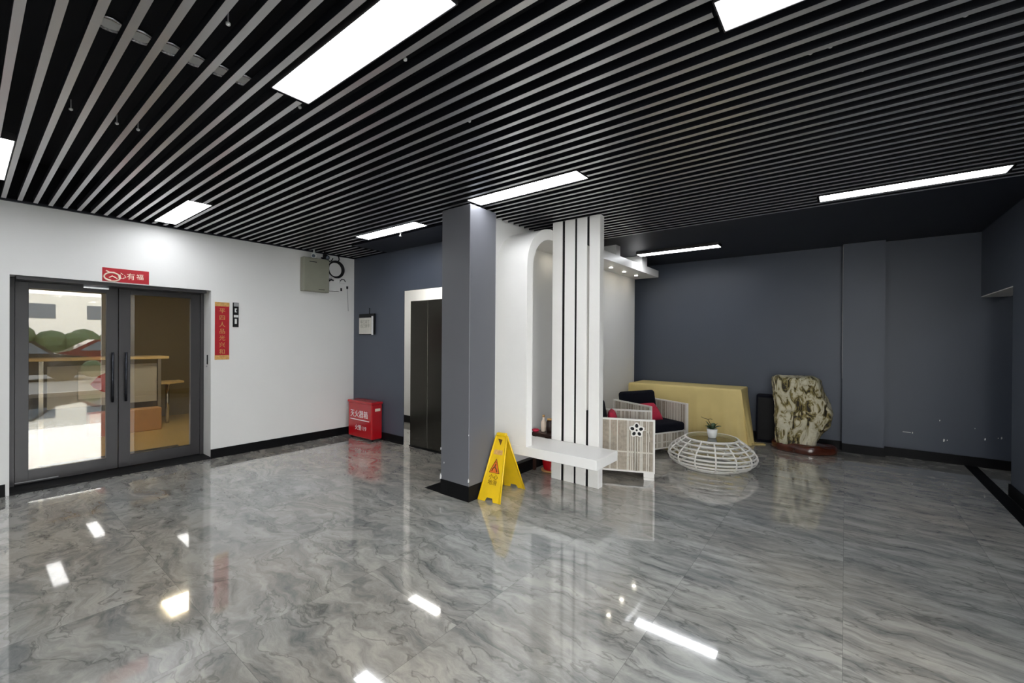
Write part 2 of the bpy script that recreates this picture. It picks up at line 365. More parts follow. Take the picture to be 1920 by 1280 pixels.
# ---------------------------------------------------------------- ceiling lights
LIGHTS = [(-2.32, 1.065, 'large glowing ceiling panel nearest the middle top of the view'),
          (-5.98, 1.387, 'small ceiling light close to the white wall above the glass door'),
          (-4.86, 3.125, 'ceiling light in front of the dark wall with the steel doors'),
          (-2.75, 2.945, 'ceiling light directly above the grey column'),
          (-.19, 4.737, 'long ceiling light at the right before the pier'),
          (-2.50, 6.36, 'thin ceiling light beside the white shelf soffit at the back'),
          (-.40, 1.843, 'ceiling light cut by the top edge right of the middle'),
          (-5.44, .115, 'ceiling light cut by the left edge above the white wall')]
LW, LH = 1.135, .188
fr = MB(); t = .006
fr.box((0, -LH/2-t, 0), (LW, -LH/2, .05)); fr.box((0, LH/2, 0), (LW, LH/2+t, .05)); fr.box((-t, -LH/2-t, 0), (0, LH/2+t, .05)); fr.box((LW, -LH/2-t, 0), (LW+t, LH/2+t, .05))
fr.box((0, -LH/2, .03), (LW, LH/2, .05))
L0 = thing('ceiling_light', LIGHTS[0][2], 'ceiling light', group='ceiling lights')
fr.build('light_frame', 'frame', L0); d = MB(); d.box((0, -LH/2, .004), (LW, LH/2, .012)); d.build('diffuser', 'diff', L0)
for i, (x, y, lb) in enumerate(LIGHTS):
    o = L0 if i == 0 else copy_tree(L0)
    o.location = (x, y, HC if i != 5 else 2.80); o['label'] = lb
# lights further forward, outside the frame, two in rhythm, one added to brighten the floor
for x, y, lb in ((-.4, -.9, 'ceiling light of the front row nearest the entrance'), (-3.9, -.95, 'ceiling light of the front row over the left half of the hall'), (.75, .0, 'added unseen ceiling light right of the viewer near the entrance glazing')):
    o = copy_tree(L0); o.location = (x, y, HC); o['label'] = lb

# ---------------------------------------------------------------- ceiling slats
S0, SP = .135, .0985
SL = {}
SHORT = ['the large top panel', 'the small light by the white wall', 'the light at the dark lobby wall', 'the light above the column', 'the long light at the right', 'the back light', 'the panel cut by the top edge', 'the panel cut by the left edge']
def slat(x0, x1, y, lb='grey metal ceiling slat running unbroken across the open black ceiling'):
    L = x1-x0; key = round(L, 3)
    if key in SL:
        o = SL[key].copy(); COL.objects.link(o)
    else:
        b = MB(); b.box((0, -.014, .0015), (L, .014, .05), mi=1); b.box((0, -.015, 0), (L, .015, .0015), mi=0)
        o = b.build('ceiling_slat', ['slat_face', 'slat_side']); SL[key] = o
        tag(o, 'long grey metal slat running across the open black ceiling', 'ceiling slat', 'ceiling slats')
    o['label'] = lb; o.location = (x0, y, HC); return o
for k in range(-6, 50):
    y = S0+SP*k
    x0, x1 = -6.13, (3.1 if y < 2.65 else 1.27)
    if y > 3.28: x0 = -2.92
    cuts = sorted((lx-.02, lx+LW+.02, SHORT[i]) for i, (lx, ly, _) in enumerate(LIGHTS) if abs(ly-y) < .088)
    if 3.28 < y < 3.84: slat(-6.13, -5.37, y, 'short grey ceiling slat above the electrical cabinet corner')
    xs = x0; prev = None
    def name_(a, c):
        if a and c: return 'grey ceiling slat between '+a+' and '+c
        if c: return 'grey ceiling slat whose far left part ends at '+c
        if a: return 'grey ceiling slat starting right of '+a
        if y > 3.28: return 'grey metal ceiling slat starting at the white partition wall'
        return 'grey metal ceiling slat running unbroken across the open black ceiling'
    for c0, c1, nm in cuts:
        if c1 < xs: continue
        if c0-xs > .05: slat(xs, c0, y, name_(prev, nm))
        xs = c1; prev = nm
    if x1-xs > .05: slat(xs, x1, y, name_(prev, None))

# ================================================================ STRUCTURAL FURNITURE
# column
t = thing('column', 'square blue-grey column with black stone base in the middle of the room', 'column', (-2.918, 3.055, 0))
b = MB(); b.box((-.187, -.185, .142), (.188, .185, 2.752), bev=.004); b.build('shaft', 'column', t)
b = MB(); b.box((-.188, -.186, 0), (.189, .185, .142)); b.build('base', 'baseboard', t)
b = MB()
for (x, z, s) in ((-.186, .44, .014), (-.186, .17, .03), (.186, .20, .02), (.186, .62, .008), (-.14, .31, .01)):
    b.prism([(-s*.4, -s), (s*.3, -s*.8), (s*.45, s*.2), (0, s), (-s*.35, s*.3)], (x, -.186, z), (1, 0, 0), (0, 0, 1), (0, 1, 0), -.0006)
b.build('paint_chip', 'whitep', t)

# arch: leg, quarter bend, horizontal shelf along the partition
def arch():
    prof = []; ro, ri = .445, .345; cy, cz = 3.48+ro, 2.695-ro
    out = [(3.48, .33), (3.48, cz)] + [(cy-ro*math.cos(a), cz+ro*math.sin(a)) for a in [i*PI/2/16 for i in range(1, 17)]] + [(7.3, 2.695)]
    inn = [(7.3, 2.583)] + [(cy-ri*math.cos(a), cz-.012+ri*math.sin(a)) for a in [i*PI/2/16 for i in range(16, 0, -1)]] + [(3.58, cz), (3.58, .42), ]
    return out, inn
t = thing('white_arch', 'white curved arch rising from bench and turning into a shelf under the ceiling', 'arch', (-2.93, 3.48, 0))
out, inn = arch(); b = MB()
poly = [(y-3.48, z) for y, z in out+inn]
poly[-1] = (.10, .428); poly[0] = (0, .428)
bm = b.bm
A = [bm.verts.new((0, y, z)) for y, z in poly]; B_ = [bm.verts.new((.408, y, z)) for y, z in poly]
n_ = len(poly)
for i in range(n_): bm.faces.new((A[i], B_[i], B_[(i+1) % n_], A[(i+1) % n_]))
no, ni = len(out), len(inn)
for V in (A, B_):
    o_ = V[:no]; i_ = V[no:][::-1]
    for k in range(no-1): bm.faces.new((o_[k], o_[k+1], i_[k+1], i_[k]))
ao = b.build('arch_band', 'white_gloss', t)
for p in ao.data.polygons: p.use_smooth = True
bpy.context.view_layer.update()
mdf = ao.modifiers.new('es', 'EDGE_SPLIT'); mdf.split_angle = R(35)
for y0, y1 in ((5.60, 5.74), (6.56, 6.78)):
    b = MB(); b.box((0, y0-3.48, 2.695), (.40, y1-3.48, 2.838)); b.build('ceiling_rib', 'white_gloss', t)
for y in (4.47, 4.95, 5.43, 5.91, 6.39, 6.88):
    b = MB(); b.lathe([(.024, 0), (.02, .004)], (.18, y-3.48, 2.579), 20); dlm = b.build('downlight', 'dl', t)

# bench slab
b = MB(); b.box((-2.925, 3.482, .332), (-1.745, 3.93, .428), bev=.004); tag(b.build('bench', 'white_gloss'), 'white cantilevered bench slab in front of the vertical white boards', 'bench')
# vertical boards
t = thing('board_screen', 'screen of four tall white boards with dark gaps behind the bench', 'screen', (-2.238, 3.99, 0))
XS = [(-2.521, -2.398), (-2.368, -2.245), (-2.222, -2.104), (-2.077, -1.957)]
for x0, x1 in XS:
    b = MB(); b.box((x0+2.238, -.042, 0), (x1+2.238, .05, 2.775), bev=.003); b.build('board', 'white_gloss', t)
for i in range(3):
    x0, x1 = XS[i][1]+2.238, XS[i+1][0]+2.238
    for z0, z1 in (((0, 2.77),) if i < 2 else ((0, .78), (2.48, 2.77))):
        b = MB(); b.box((x0, -.036, z0), (x1, .02, z1)); b.build('gap_strip', 'blackp', t)

# ================================================================ ENTRANCE DOOR (left wall)
t = struct(D.objects.new('door_1', None)); COL.objects.link(t); t.location = (-6.5, 1.085, 0)
def dbox(name, y0, z0, y1, z1, x0=-.035, x1=.02, m='frame', parent=t, bev=.002):
    b = MB(); b.box((x0, y0-1.085, z0), (x1, y1-1.085, z1), bev=bev); return b.build(name, m, parent)
b = MB()
b.box((-.05, .276-1.085, 0), (.03, .318-1.085, 2.088)); b.box((-.05, 1.862-1.085, 0), (.03, 1.899-1.085, 2.088)); b.box((-.05, .318-1.085, 2.055), (.25, 1.862-1.085, 2.088))
b.build('door_frame', 'frame', t)
b = MB(); b.box((-.05, .276-1.085, 0), (.29, 1.899-1.085, .022)); b.build('threshold', 'blackp', t)
for s, (y0, y1, g0, g1, hy) in enumerate(((.32, 1.082, .412, .985, 1.030), (1.088, 1.86, 1.188, 1.762, 1.142))):
    b = MB()
    b.box((-.03, y0-1.085, .03), (.025, g0-1.085, 2.053), bev=.002); b.box((-.03, g1-1.085, .03), (.025, y1-1.085, 2.053), bev=.002)
    b.box((-.03, g0-1.085, .03), (.025, g1-1.085, .158)); b.box((-.03, g0-1.085, 1.995), (.025, g1-1.085, 2.053))
    lf = b.build('door_leaf', 'frame', t)
    b = MB(); b.box((-.006, g0-1.085, .158), (0, g1-1.085, 1.995)); b.build('glass_pane', 'glass', lf)
    b = MB(); y = hy-1.085
    b.tube([(.075, y, .78), (.075, y, 1.335)], .012, 10)
    b.tube([(.02, y, .86), (.075, y, .86)], .008, 8); b.tube([(.02, y, 1.26), (.075, y, 1.26)], .008, 8)
    b.build('door_handle', 'handle', lf)
b = MB(); b.box((.03, .80-1.085, 2.03), (.055, 1.0-1.085, 2.05)); b.build('door_closer', 'chrome', t)
b = MB(); b.box((.028, .32-1.085, .045), (.034, .62-1.085, .054)); b.build('bottom_rail_strip', 'greyp', t)
# exit button on the reveal
t = thing('door_button', 'small black call button on the white door reveal', 'button', (-6.33, 1.899, 1.23))
b = MB(); b.box((-.012, -.008, -.06), (.012, 0, .06), bev=.003); b.build('button_plate', 'blackp', t)
b = MB(); b.lathe([(.008, 0), (.006, .006)], (0, 0, 0), 12); o = b.build('push_button', 'chrome', t); o.rotation_euler.x = R(90); o.location = (0, -.007, -.085)

# ---------------------------------------------------------------- office behind the glass
b = MB(); b.box((-10.4, -2.0, -.1), (-6.75, 3.9, -.0)); struct(b.build('floor_office', 'yellow_floor'))
b = MB(); b.box((-10.5, -2.0, 0), (-10.3, 3.9, 2.7)); b.box((-10.3, 3.8, 0), (-6.6, 3.9, 2.7)); b.box((-10.3, -2.0, 0), (-6.6, -1.9, 2.7)); struct(b.build('wall_office', 'beige_wall'))
b = MB(); b.box((-10.5, -2.0, 2.6), (-6.75, 3.9, 2.7)); struct(b.build('ceiling_office', 'white_wall'))
b = MB(); b.box((0, -.3, 0), (.5, .2, .03)); tag(b.build('office_lamp', 'warmlamp'), 'warm ceiling lamp inside the office behind the glass door', 'ceiling lamp').location = (-8.3, 2.2, 2.565)
t = thing('reception_desk', 'high pale reception desk with grey front panel behind the glass door', 'desk', (-9.3, 1.38, 0))
b = MB(); b.box((-.3, -1.0, 1.15), (.25, .78, 1.19), bev=.004); b.build('desk_top', 'desk_top', t)
b = MB(); b.box((.12, -.62, .44), (.14, .64, 1.07), bev=.003); b.build('front_panel', 'panel', t)
for y in (-.68, .67):
    b = MB(); b.box((.1, y-.025, 0), (.16, y+.025, 1.15), bev=.003); b.build('leg', 'chrome', t)
t = thing('side_table', 'low pale wood table right of the reception desk', 'table', (-9.45, 2.2, 0))
b = MB(); b.prism([(-.25, -.3), (.12, -.3), (.2, .0), (.05, .26), (-.25, .26)], (0, 0, .70), (1, 0, 0), (0, 1, 0), (0, 0, 1), .03); b.build('table_top', 'desk_top', t)
b = MB(); b.tube([(0, .03, 0), (0, .03, .7)], .03, 10); b.tube([(-.15, .03, .68), (.12, .03, .68)], .015, 8); b.build('leg', 'chrome', t)
for nm, y0, y1, m_, lb in (('tan', 1.50, 2.02, 'tan', 'tan storage box on the office floor right half under the desk'), ('coral', 1.16, 1.48, 'coral', 'coral red storage box on the office floor under the desk')):
    b = MB(); b.box((-.10, y0-1.5, 0), (.12, y1-1.5, .36), bev=.01); b.box((.118, (y0+y1)/2-1.53, .25), (.122, (y0+y1)/2-1.47, .262))
    o = tag(b.build('storage_box', m_), lb, 'box'); o.location = (-8.98, 1.5, .0)
t = thing('poster', 'white poster with red leaf shape leaning on the desk front', 'poster', (-9.15, 1.25, .56))
b = MB(); b.box((-.004, -.17, 0), (.004, .2, .42)); b.build('poster_sheet', 'whitep', t)
b = MB(); b.prism([(-.04, .22), (.05, .34), (.14, .39), (.2, .38), (.2, .06), (.1, .09), (.0, .16)], (.0045, 0, 0), (0, 1, 0), (0, 0, 1), (1, 0, 0), .001); b.build('printed_leaf', 'redprint', t)
b = MB(); b.box((-7.35, .55, 0), (-6.85, 1.85, .012), bev=.004); tag(b.build('door_mat', 'mat'), 'dark ribbed door mat inside the glass door', 'mat')

# ================================================================ THINGS ON THE LEFT WALL
def char_col(parent, chars, y, z0, dz, size, m, x):
    for i, c in enumerate(chars): letters(c, size, 'lettering', m, parent, (x, y, z0-i*dz), *YP)
t = thing('spring_banner', 'narrow vertical red banner with gold ends right of the glass door', 'banner', (XW, 2.02, 1.232))
b = MB(); b.box((.0, -.079, 0), (.004, .079, .72)); b.build('banner_paper', 'red', t)
for z0, z1 in ((.67, .722), (-.002, .055)):
    b = MB(); b.box((.0, -.08, z0), (.005, .08, z1)); b.build('gold_band', 'gold', t)
char_col(t, '平四人品光兴和', 0, .61, .086, .07, 'gold', .0052)
t = thing('lintel_banner', 'small horizontal red banner above the glass door', 'banner', (XW, 1.105, 2.10))
b = MB(); b.box((.0, -.193, 0), (.004, .193, .145)); b.build('banner_paper', 'red', t)
b = MB()
ring = [(-.115+.065*math.cos(a), .05+.045*math.sin(a)) for a in [i*2*PI/24 for i in range(24)]]
b.tube([(.006, p[0], p[1]) for p in ring], .007, 6, closed=True)
b.tube([(.006, -.165, .115), (.006, -.14, .098), (.006, -.10, .10), (.006, -.065, .075), (.006, -.058, .03)], .007, 6)
b.tube([(.006, -.14, .04), (.006, -.115, .06), (.006, -.09, .045), (.006, -.075, .03)], .007, 6)
b.tube([(.006, -.185, .05), (.006, -.17, .03), (.006, -.15, .02), (.006, -.125, .015)], .006, 6)
b.build('ornament', 'cream', t)
letters('心有', .075, 'lettering', 'cream', t, (.0045, .0, .065), *YP); letters('福', .065, 'lettering', 'cream', t, (.0045, .115, .07), *YP)
t = thing('edge_banner', 'vertical red banner cut off by the left edge of the view', 'banner', (XW, .125, 1.15))
b = MB(); b.box((.0, -.079, 0), (.004, .079, .80)); b.build('banner_paper', 'red', t)
for z0, z1 in ((.75, .80), (-.002, .055)):
    b = MB(); b.box((.0, -.08, z0), (.005, .08, z1)); b.build('gold_band', 'gold', t)
char_col(t, '春风吉庆满家门', 0, .68, .09, .07, 'gold', .0052)
t = thing('notice_strip', 'narrow black and white sign beside the red vertical banner', 'sign', (XW, 2.171, 1.645))
b = MB(); b.box((.0, -.034, 0), (.008, .034, .315), bev=.001); b.build('sign_plate', 'blackp', t)
b = MB(); b.box((.008, -.022, .265), (.0095, .034, .31)); b.build('top_label', 'greyp', t)
b = MB(); b.prism([(-.012, .19), (.012, .19), (.012, .20), (.002, .20), (.002, .225), (.012, .228), (.012, .24), (-.012, .24)], (.008, 0, 0), (0, 1, 0), (0, 0, 1), (1, 0, 0), .0015); b.build('sign_print', 'whitep', t)
for q in ((-.022, .125, .03, .155), (-.012, .04, .012, .105)):
    b = MB(); b.box((.008, q[0], q[1]), (.0095, q[2], q[3])); b.build('sign_print', 'whitep', t)

# electrical cabinet
t = thing('electric_cabinet', 'grey-green electrical cabinet high on the white wall', 'cabinet', (XW, 3.0, 2.19))
b = MB(); b.box((0, 0, 0), (.10, .385, .49), bev=.006); b.build('cabinet_body', 'olive', t)
b = MB(); b.box((.10, .01, .01), (.108, .375, .48), bev=.003); dr = b.build('cabinet_door', 'olive', t)
b = MB(); b.box((.108, .08, .425), (.110, .19, .435)); b.build('top_print', 'blackp', dr)
b = MB(); b.box((.108, .22, .03), (.110, .31, .038)); b.build('bottom_print', 'blackp', dr)
# coil
b = MB()
for k in range(4):
    rr = .112+.005*k
    b.tube([(.02+.012*k, rr*math.cos(a), rr*1.0*math.sin(a)) for a in [i*2*PI/40 for i in range(40)]], .0085, 8, closed=True)
b.tube([(.03, .03, .12), (.03, .06, .16), (.03, .05, .2), (.03, .02, .25)], .008, 8)
o = tag(b.build('cable_coil', 'blackp'), 'coiled black cable hanging beside the electrical cabinet', 'cable'); o.location = (XW, 3.526, 2.565)
# cameras & small devices
def cctv(y, z, x, m, label, rz):
    t = thing('security_camera', label, 'security camera', (x, y, z), rz)
    b = MB(); b.lathe([(.028, 0), (.03, .004), (.012, .012), (.010, .05)], (0, 0, 0), 16); b.build('mount', m, t)
    b = MB(); b.tube([(.0, 0, -.02), (.035, 0, -.035), (.12, 0, -.06)], [.03, .034, .032], 14); b.tube([(0, 0, 0), (0, 0, -.03)], .012, 8); b.build('camera_body', m, t)
    b = MB(); b.tube([(.119, 0, -.0597), (.124, 0, -.061)], .024, 14); b.build('lens', 'carglass', t)
cctv(3.12, 2.735, -6.06, 'whitep', 'white security camera under the ceiling above the electrical cabinet', R(-30))
cctv(3.27, 2.735, -6.04, 'blackp', 'black security camera beside the white one over the cabinet', R(-10))
t = thing('cable_bracket', 'white and black cable bracket between camera and coil', 'bracket', (XW, 3.40, 2.70))
b = MB(); b.box((0, -.03, 0), (.03, .10, .03), bev=.003); b.build('bracket_body', 'whitep', t)
b = MB(); b.tube([(.03, .0, .0), (.03, .03, -.03), (.03, .06, -.01), (.03, .08, .03)], .008, 8); b.tube([(.03, -.1, .01), (.03, 0, .01)], .012, 8); b.build('cable', 'blackp', t)
t = thing('wall_outlet', 'white wall device right below the cable coil', 'outlet', (XW, 3.645, 2.395))
b = MB(); b.box((0, -.045, -.03), (.03, .045, .03), bev=.006); b.build('outlet_body', 'whitep', t)
b = MB(); b.tube([(.032, -.045, .0), (.034, -.02, .032), (.034, .02, .032), (.032, .045, .0)], .006, 6); b.build('dark_rim', 'blackp', t)
t = thing('thin_conduit', 'thin black wire loop on the white wall under the coil', 'wire', (XW, 3.43, 2.23))
b = MB(); b.tube([(.01, .05, .2), (.01, .01, .19), (.01, 0, .15), (.01, 0, .0), (.01, .16, .005)], .004, 6); b.tube([(.02, -.005, .15), (.02, .03, .175), (.02, .07, .165)], .012, 8); b.build('wire', 'blackp', t)
t = thing('wall_plug', 'small black plug with thin cord hanging near the wall corner', 'plug', (XW, 3.735, 2.30))
b = MB(); b.box((0, -.012, -.01), (.02, .012, .03), bev=.003); b.build('plug', 'blackp', t)
b = MB(); b.tube([(.01, 0, -.01), (.012, .005, -.12), (.01, .02, -.36)], .0035, 6); b.build('cord', 'greyp', t)
t = thing('wall_switch', 'tiny black switch between the wire loop and the plug', 'switch', (XW, 3.635, 2.27))
b = MB(); b.box((0, -.012, -.022), (.012, .012, .022), bev=.002); b.build('switch_body', 'blackp', t)

# notice on the dark wall
t = thing('wall_calendar', 'small white calendar in a dark frame on the dark wall', 'calendar', (-5.83, 3.86, 1.58))
b = MB(); b.box((-.2, -.03, -.01), (.2, 0, .31), bev=.004); b.build('backing', 'blackp', t)
b = MB(); b.box((-.19, -.034, 0), (.13, -.03, .25)); sh = b.build('paper_sheet', 'paper', t)
letters('甲乙丙丁\n戊己庚辛', .062, 'lettering', 'olive', sh, (-.03, -.0345, .15), *XP)
b = MB(); b.box((.155, -.045, -.015), (.18, -.03, .27)); b.build('white_edge', 'whitep', t)
b = MB(); b.tube([(.05, -.01, .3), (.05, -.01, .40)], .006, 6); b.build('hanger', 'blackp', t)

# fire extinguisher box
t = thing('extinguisher_box', 'red fire extinguisher box on the floor in the wall corner', 'fire box', (-5.72, 3.77, 0))
b = MB(); b.box((-.315, -.115, .025), (.30, .07, .545), bev=.022, seg=3); bd = b.build('box_body', 'redbox', t)
b = MB(); b.box((-.325, -.125, .535), (.31, .075, .575), bev=.014, seg=2); b.build('lid', 'redbox', t)
letters('灭火器箱', .115, 'lettering', 'whiteprint', bd, (-.02, -.1155, .37), *XP)
letters('火警119', .085, 'lettering', 'whiteprint', bd, (.02, -.1155, .17), *XP)
b = MB(); b.box((-.25, -.117, .285), (.24, -.1152, .297)); b.build('underline', 'whiteprint', bd)
b = MB(); b.box((.30, -.06, .44), (.306, .03, .48), bev=.004); b.build('side_handle', 'cream', t)
for x in (-.27, .26):
    b = MB(); b.lathe([(.016, 0), (.016, .027)], (x, -.08, 0), 10); b.build('foot', 'blackp', t)

# steel double door in the lobby opening
t = struct(D.objects.new('door_2', None)); COL.objects.link(t); t.location = (-4.1, 3.885, 0)
for x0, x1 in ((-4.815, -4.455), (-4.449, -4.09), (-4.084, -3.74), (-3.736, -3.36)):
    b = MB(); b.box((x0+4.1, -.02, .02), (x1+4.1, .02, 2.035), bev=.003); b.build('door_leaf', 'steel', t)
b = MB(); b.box((-.72, -.03, 0), (.75, .03, .02)); b.build('threshold', 'baseboard', t)
b = MB(); b.box((-.3, -.5, 0), (.3, .5, .03)); o = struct(b.build('ceiling_lobby_fill', 'lobbyfill')); o.location = (-5.2, 4.45, 2.665)  # glowing panel added out of sight to light the lobby

# sprinkler
b = MB(); b.lathe([(.022, .03), (.02, .012), (.008, .008), (.008, -.02), (.016, -.024), (.016, -.028)], (0, 0, 0), 12)
tag(b.build('fire_sprinkler', 'whitep'), 'small white fire sprinkler beside the ceiling light at the dark wall', 'sprinkler').location = (-4.26, 3.26, 2.775)

HEADS = [[-3.507, 0.416], [-3.511, 0.607], [-3.51, 0.701], [-2.03, 0.652], [-2.437, 1.172], [-1.628, 1.312], [-0.133, 2.357], [-0.061, 2.363], [0.057, 2.642], [0.369, 2.414], [-1.779, 1.857]]
OLD = [[-3.15, 0.487], [-3.147, 0.613], [-3.134, 0.745], [-3.141, 0.872], [-3.136, 1.0], [-3.125, 1.127]]
# small heads and old downlights seen between the slats
hp = None
NL = ['left of the old downlights near the left edge', 'left of the wide slat bundle below the old downlights', 'lowest of the three at the upper left', 'above the old downlights near the top edge', 'at the near end of the large glowing panel', 'right of the large glowing panel', 'leftmost of the four near the top right panel', 'second of the four near the top right panel', 'lowest of the four near the top right panel', 'at the upper right corner', 'in the middle between large panel and column light']
for (x, y), nl in zip(HEADS, NL):
    if hp is None:
        b = MB(); b.lathe([(.003, .06), (.003, .012), (.009, .008), (.009, .0), (.004, -.004)], (0, 0, 0), 10); hp = b.build('sprinkler_nozzle', 'whitep')
        tag(hp, 'tiny white sprinkler nozzle showing between the ceiling slats', 'sprinkler', 'nozzles between the slats'); o = hp
    else: o = hp.copy(); COL.objects.link(o)
    o['label'] = 'tiny white nozzle between ceiling slats, '+nl
    o.location = (x, round((y-S0-SP/2)/SP)*SP+S0+SP/2, 2.80)
hp = None
for (x, y), nl in zip(OLD, ('uppermost', 'second from top', 'third from top', 'fourth from top', 'fifth from top', 'lowest')):
    if hp is None:
        hp = thing('recessed_downlight', 'unlit recessed downlight faintly seen above the slats at the upper left', 'downlight', group='unlit downlights above the slats')
        b = MB(); b.lathe([(.07, .01), (.075, .0), (.06, -.006), (.058, .004)], (0, 0, 0), 24); b.build('trim_ring', 'chrome', hp)
        b = MB(); b.lathe([(.05, .002), (.045, .004)], (0, 0, 0), 20); b.build('lamp_glass', 'whitep', hp); o = hp
    else: o = copy_tree(hp)
    o['label'] = 'unlit recessed downlight above the slats at upper left, '+nl+' of its row'
    o.location = (x, y, 3.19)

# ================================================================ WET FLOOR SIGN
t = thing('wet_floor_sign', 'yellow folding wet floor sign beside the grey column', 'floor sign', (-2.595, 3.0, 0), R(8))
def leaf(parent, sgn, y0, mats='yellow'):
    """trapezoid leaf from foot (y0) to ridge at y=.235, z=.60"""
    ridge = Vector((0, .225, .57)); foot = Vector((0, y0, 0)); v = (ridge-foot); L = v.length; v.normalize(); u = Vector((1, 0, 0)); n = u.cross(v)*(1)
    w0, w1 = .125, .062
    b = MB()
    b.prism([(-w0, 0), (-.045, 0), (-.03, .035), (.03, .035), (.045, 0), (w0, 0), (w1, L), (w1-.02, L+.025), (-w1+.02, L+.025), (-w1, L)], foot, u, v, n, .006*sgn)
    for s in (-1, 1):
        b.tube([foot+u*s*(w0-.006)+n*.003*sgn, ridge+u*s*(w1-.004)+n*.003*sgn], .009, 8)
    return b.build('leaf', mats, parent), foot, u, v, n
lf1, f1, u1, v1, n1 = leaf(t, 1, 0)
lf2, f2, u2, v2, n2 = leaf(t, -1, .47)
# print on the front leaf
p = MB(); out_ = -.0 
def P1(a, c, d=.001): return f1+u1*a+v1*c-(-n1)*d
nn = n1 if n1.y < 0 else -n1
tri = [(-.055, .26), (.055, .26), (.0, .39)]
b = MB(); b.prism(tri, f1+nn*.004, u1, v1, nn, .0035); b.build('warning_triangle', 'orange', lf1)
b = MB()
b.tube([f1+nn*.009+u1*a+v1*c for a, c in ((-.055, .26), (.055, .26), (.0, .39))], .0035, 6, closed=True)
b.tube([f1+nn*.009+u1*a+v1*c for a, c in ((.002, .345), (-.004, .315), (.016, .295), (.028, .27))], .005, 6)
b.tube([f1+nn*.009+u1*a+v1*c for a, c in ((-.004, .315), (-.022, .30), (-.03, .275))], .005, 6); b.lathe([(.008, -.001), (.008, .001)], (f1+nn*.009+v1*.36), 10)
b.build('slipping_figure', 'dkprint', lf1)
letters('小心', .05, 'lettering', 'dkprint', lf1, f1+nn*.0085+v1*.222, u1, v1, depth=.0004)
letters('地滑', .05, 'lettering', 'dkprint', lf1, f1+nn*.0085+v1*.17, u1, v1, depth=.0004)
b = MB(); b.prism([(-.05, .43), (.05, .43), (.045, .475), (-.045, .475)], f1+nn*.004, u1, v1, nn, .003); b.build('label_slot', 'gold', lf1)
b = MB(); b.prism([(-.03, .58), (.02, .575), (.01, .52)], f1+nn*.004, u1, v1, nn, .003); b.build('grip_recess', 'dkprint', lf1)
b = MB(); b.box((-.055, .205, .565), (.055, .245, .60), bev=.012, seg=3); b.build('hinge', 'yellow', t)

# ================================================================ THINGS BEHIND / UNDER THE BENCH
t = thing('plant_pot', 'red plant pot on the floor under the bench', 'pot', (-2.66, 4.17, 0))
b = MB(); b.lathe([(.095, 0), (.10, .015), (.085, .02), (.105, .09), (.125, .24), (.13, .27), (.115, .27), (.11, .24)], (0, 0, 0), 28); b.build('pot_body', 'redbox', t)
b = MB(); b.lathe([(.10, 0), (.115, .006), (.118, .02), (.112, .022)], (0, 0, 0), 28); b.build('saucer', 'tan', t)
t = thing('brown_stand', 'low dark brown wooden stand behind the bench', 'stand', (-2.64, 4.2, 0))
b = MB(); b.box((-.21, -.155, .40), (.25, .16, .44), bev=.004); b.build('stand_top', 'brown', t)
for x in (-.195, .235):
    for y in (-.12, .14):
        b = MB(); b.box((x-.015, y-.015, 0), (x+.015, y+.015, .40)); b.build('leg', 'brown', t)
t = thing('cream_bottle', 'cream bottle standing on the brown stand', 'bottle', (-2.765, 4.16, .44))
b = MB(); b.lathe([(.026, 0), (.03, .01), (.03, .11), (.013, .14), (.012, .17)], (0, 0, 0), 18); b.build('bottle_body', 'cream', t)
b = MB(); b.lathe([(.015, .168), (.015, .19)], (0, 0, 0), 14); b.build('cap', 'gold', t)
t = thing('dark_jar', 'dark jar standing right of the cream bottle', 'jar', (-2.685, 4.17, .44))
b = MB(); b.lathe([(.035, 0), (.042, .03), (.04, .12), (.03, .14)], (0, 0, 0), 18); b.build('jar_body', 'brown', t)
b = MB(); b.lathe([(.032, .14), (.032, .155)], (0, 0, 0), 18); b.build('lid', 'gold', t)
b = MB(); b.lathe([(.03, 0), (.045, .02), (.03, .03)], (0, 0, 0), 18); tag(b.build('small_dish', 'pink'), 'small pinkish dish at the left end of the brown stand', 'dish').location = (-2.835, 4.10, .44)

# ================================================================ ARMCHAIRS
def rope_panel(parent, L, z0, z1, place, seed, name='woven_panel'):
    """frame + strands; local u from 0..L, normal thin. place: (origin, u, n)"""
    o, u, n = map(Vector, place); rnd = random.Random(seed)
    up = Vector((0, 0, 1)); f = MB(); t = .017
    def bar(a0, c0, a1, c1):
        f.prism([(a0, c0), (a1, c0), (a1, c1), (a0, c1)], o-n*.018, u, up, n, .036)
    bar(0, z0, t, z1); bar(L-t, z0, L, z1); bar(t, z1-t, L-t, z1); bar(t, z0, L-t, z0+t)
    fo = f.build('panel_frame', 'chairframe', parent)
    s = MB(); a = t
    while a < L-t-.002:
        w_ = rnd.choice((.008, .010, .012)); w_ = min(w_, L-t-a)
        wh = rnd.random() < .38
        s.prism([(a, z0+t), (a+w_, z0+t), (a+w_, z1-t), (a, z1-t)], o-n*(.006 if not wh else .009), u, up, n, .012 if not wh else .018, mi=1 if wh else 0)
        a += w_+(.001 if not wh else .0025)
    zz = z0+(z1-z0)*.36
    s.prism([(t, zz), (L-t, zz), (L-t, zz+.014), (t, zz+.014)], o-n*.0095, u, up, n, .019, mi=1)
    s.build(name, ['rope', 'ropew'], fo)
    return fo
CW, CD = .68, .75
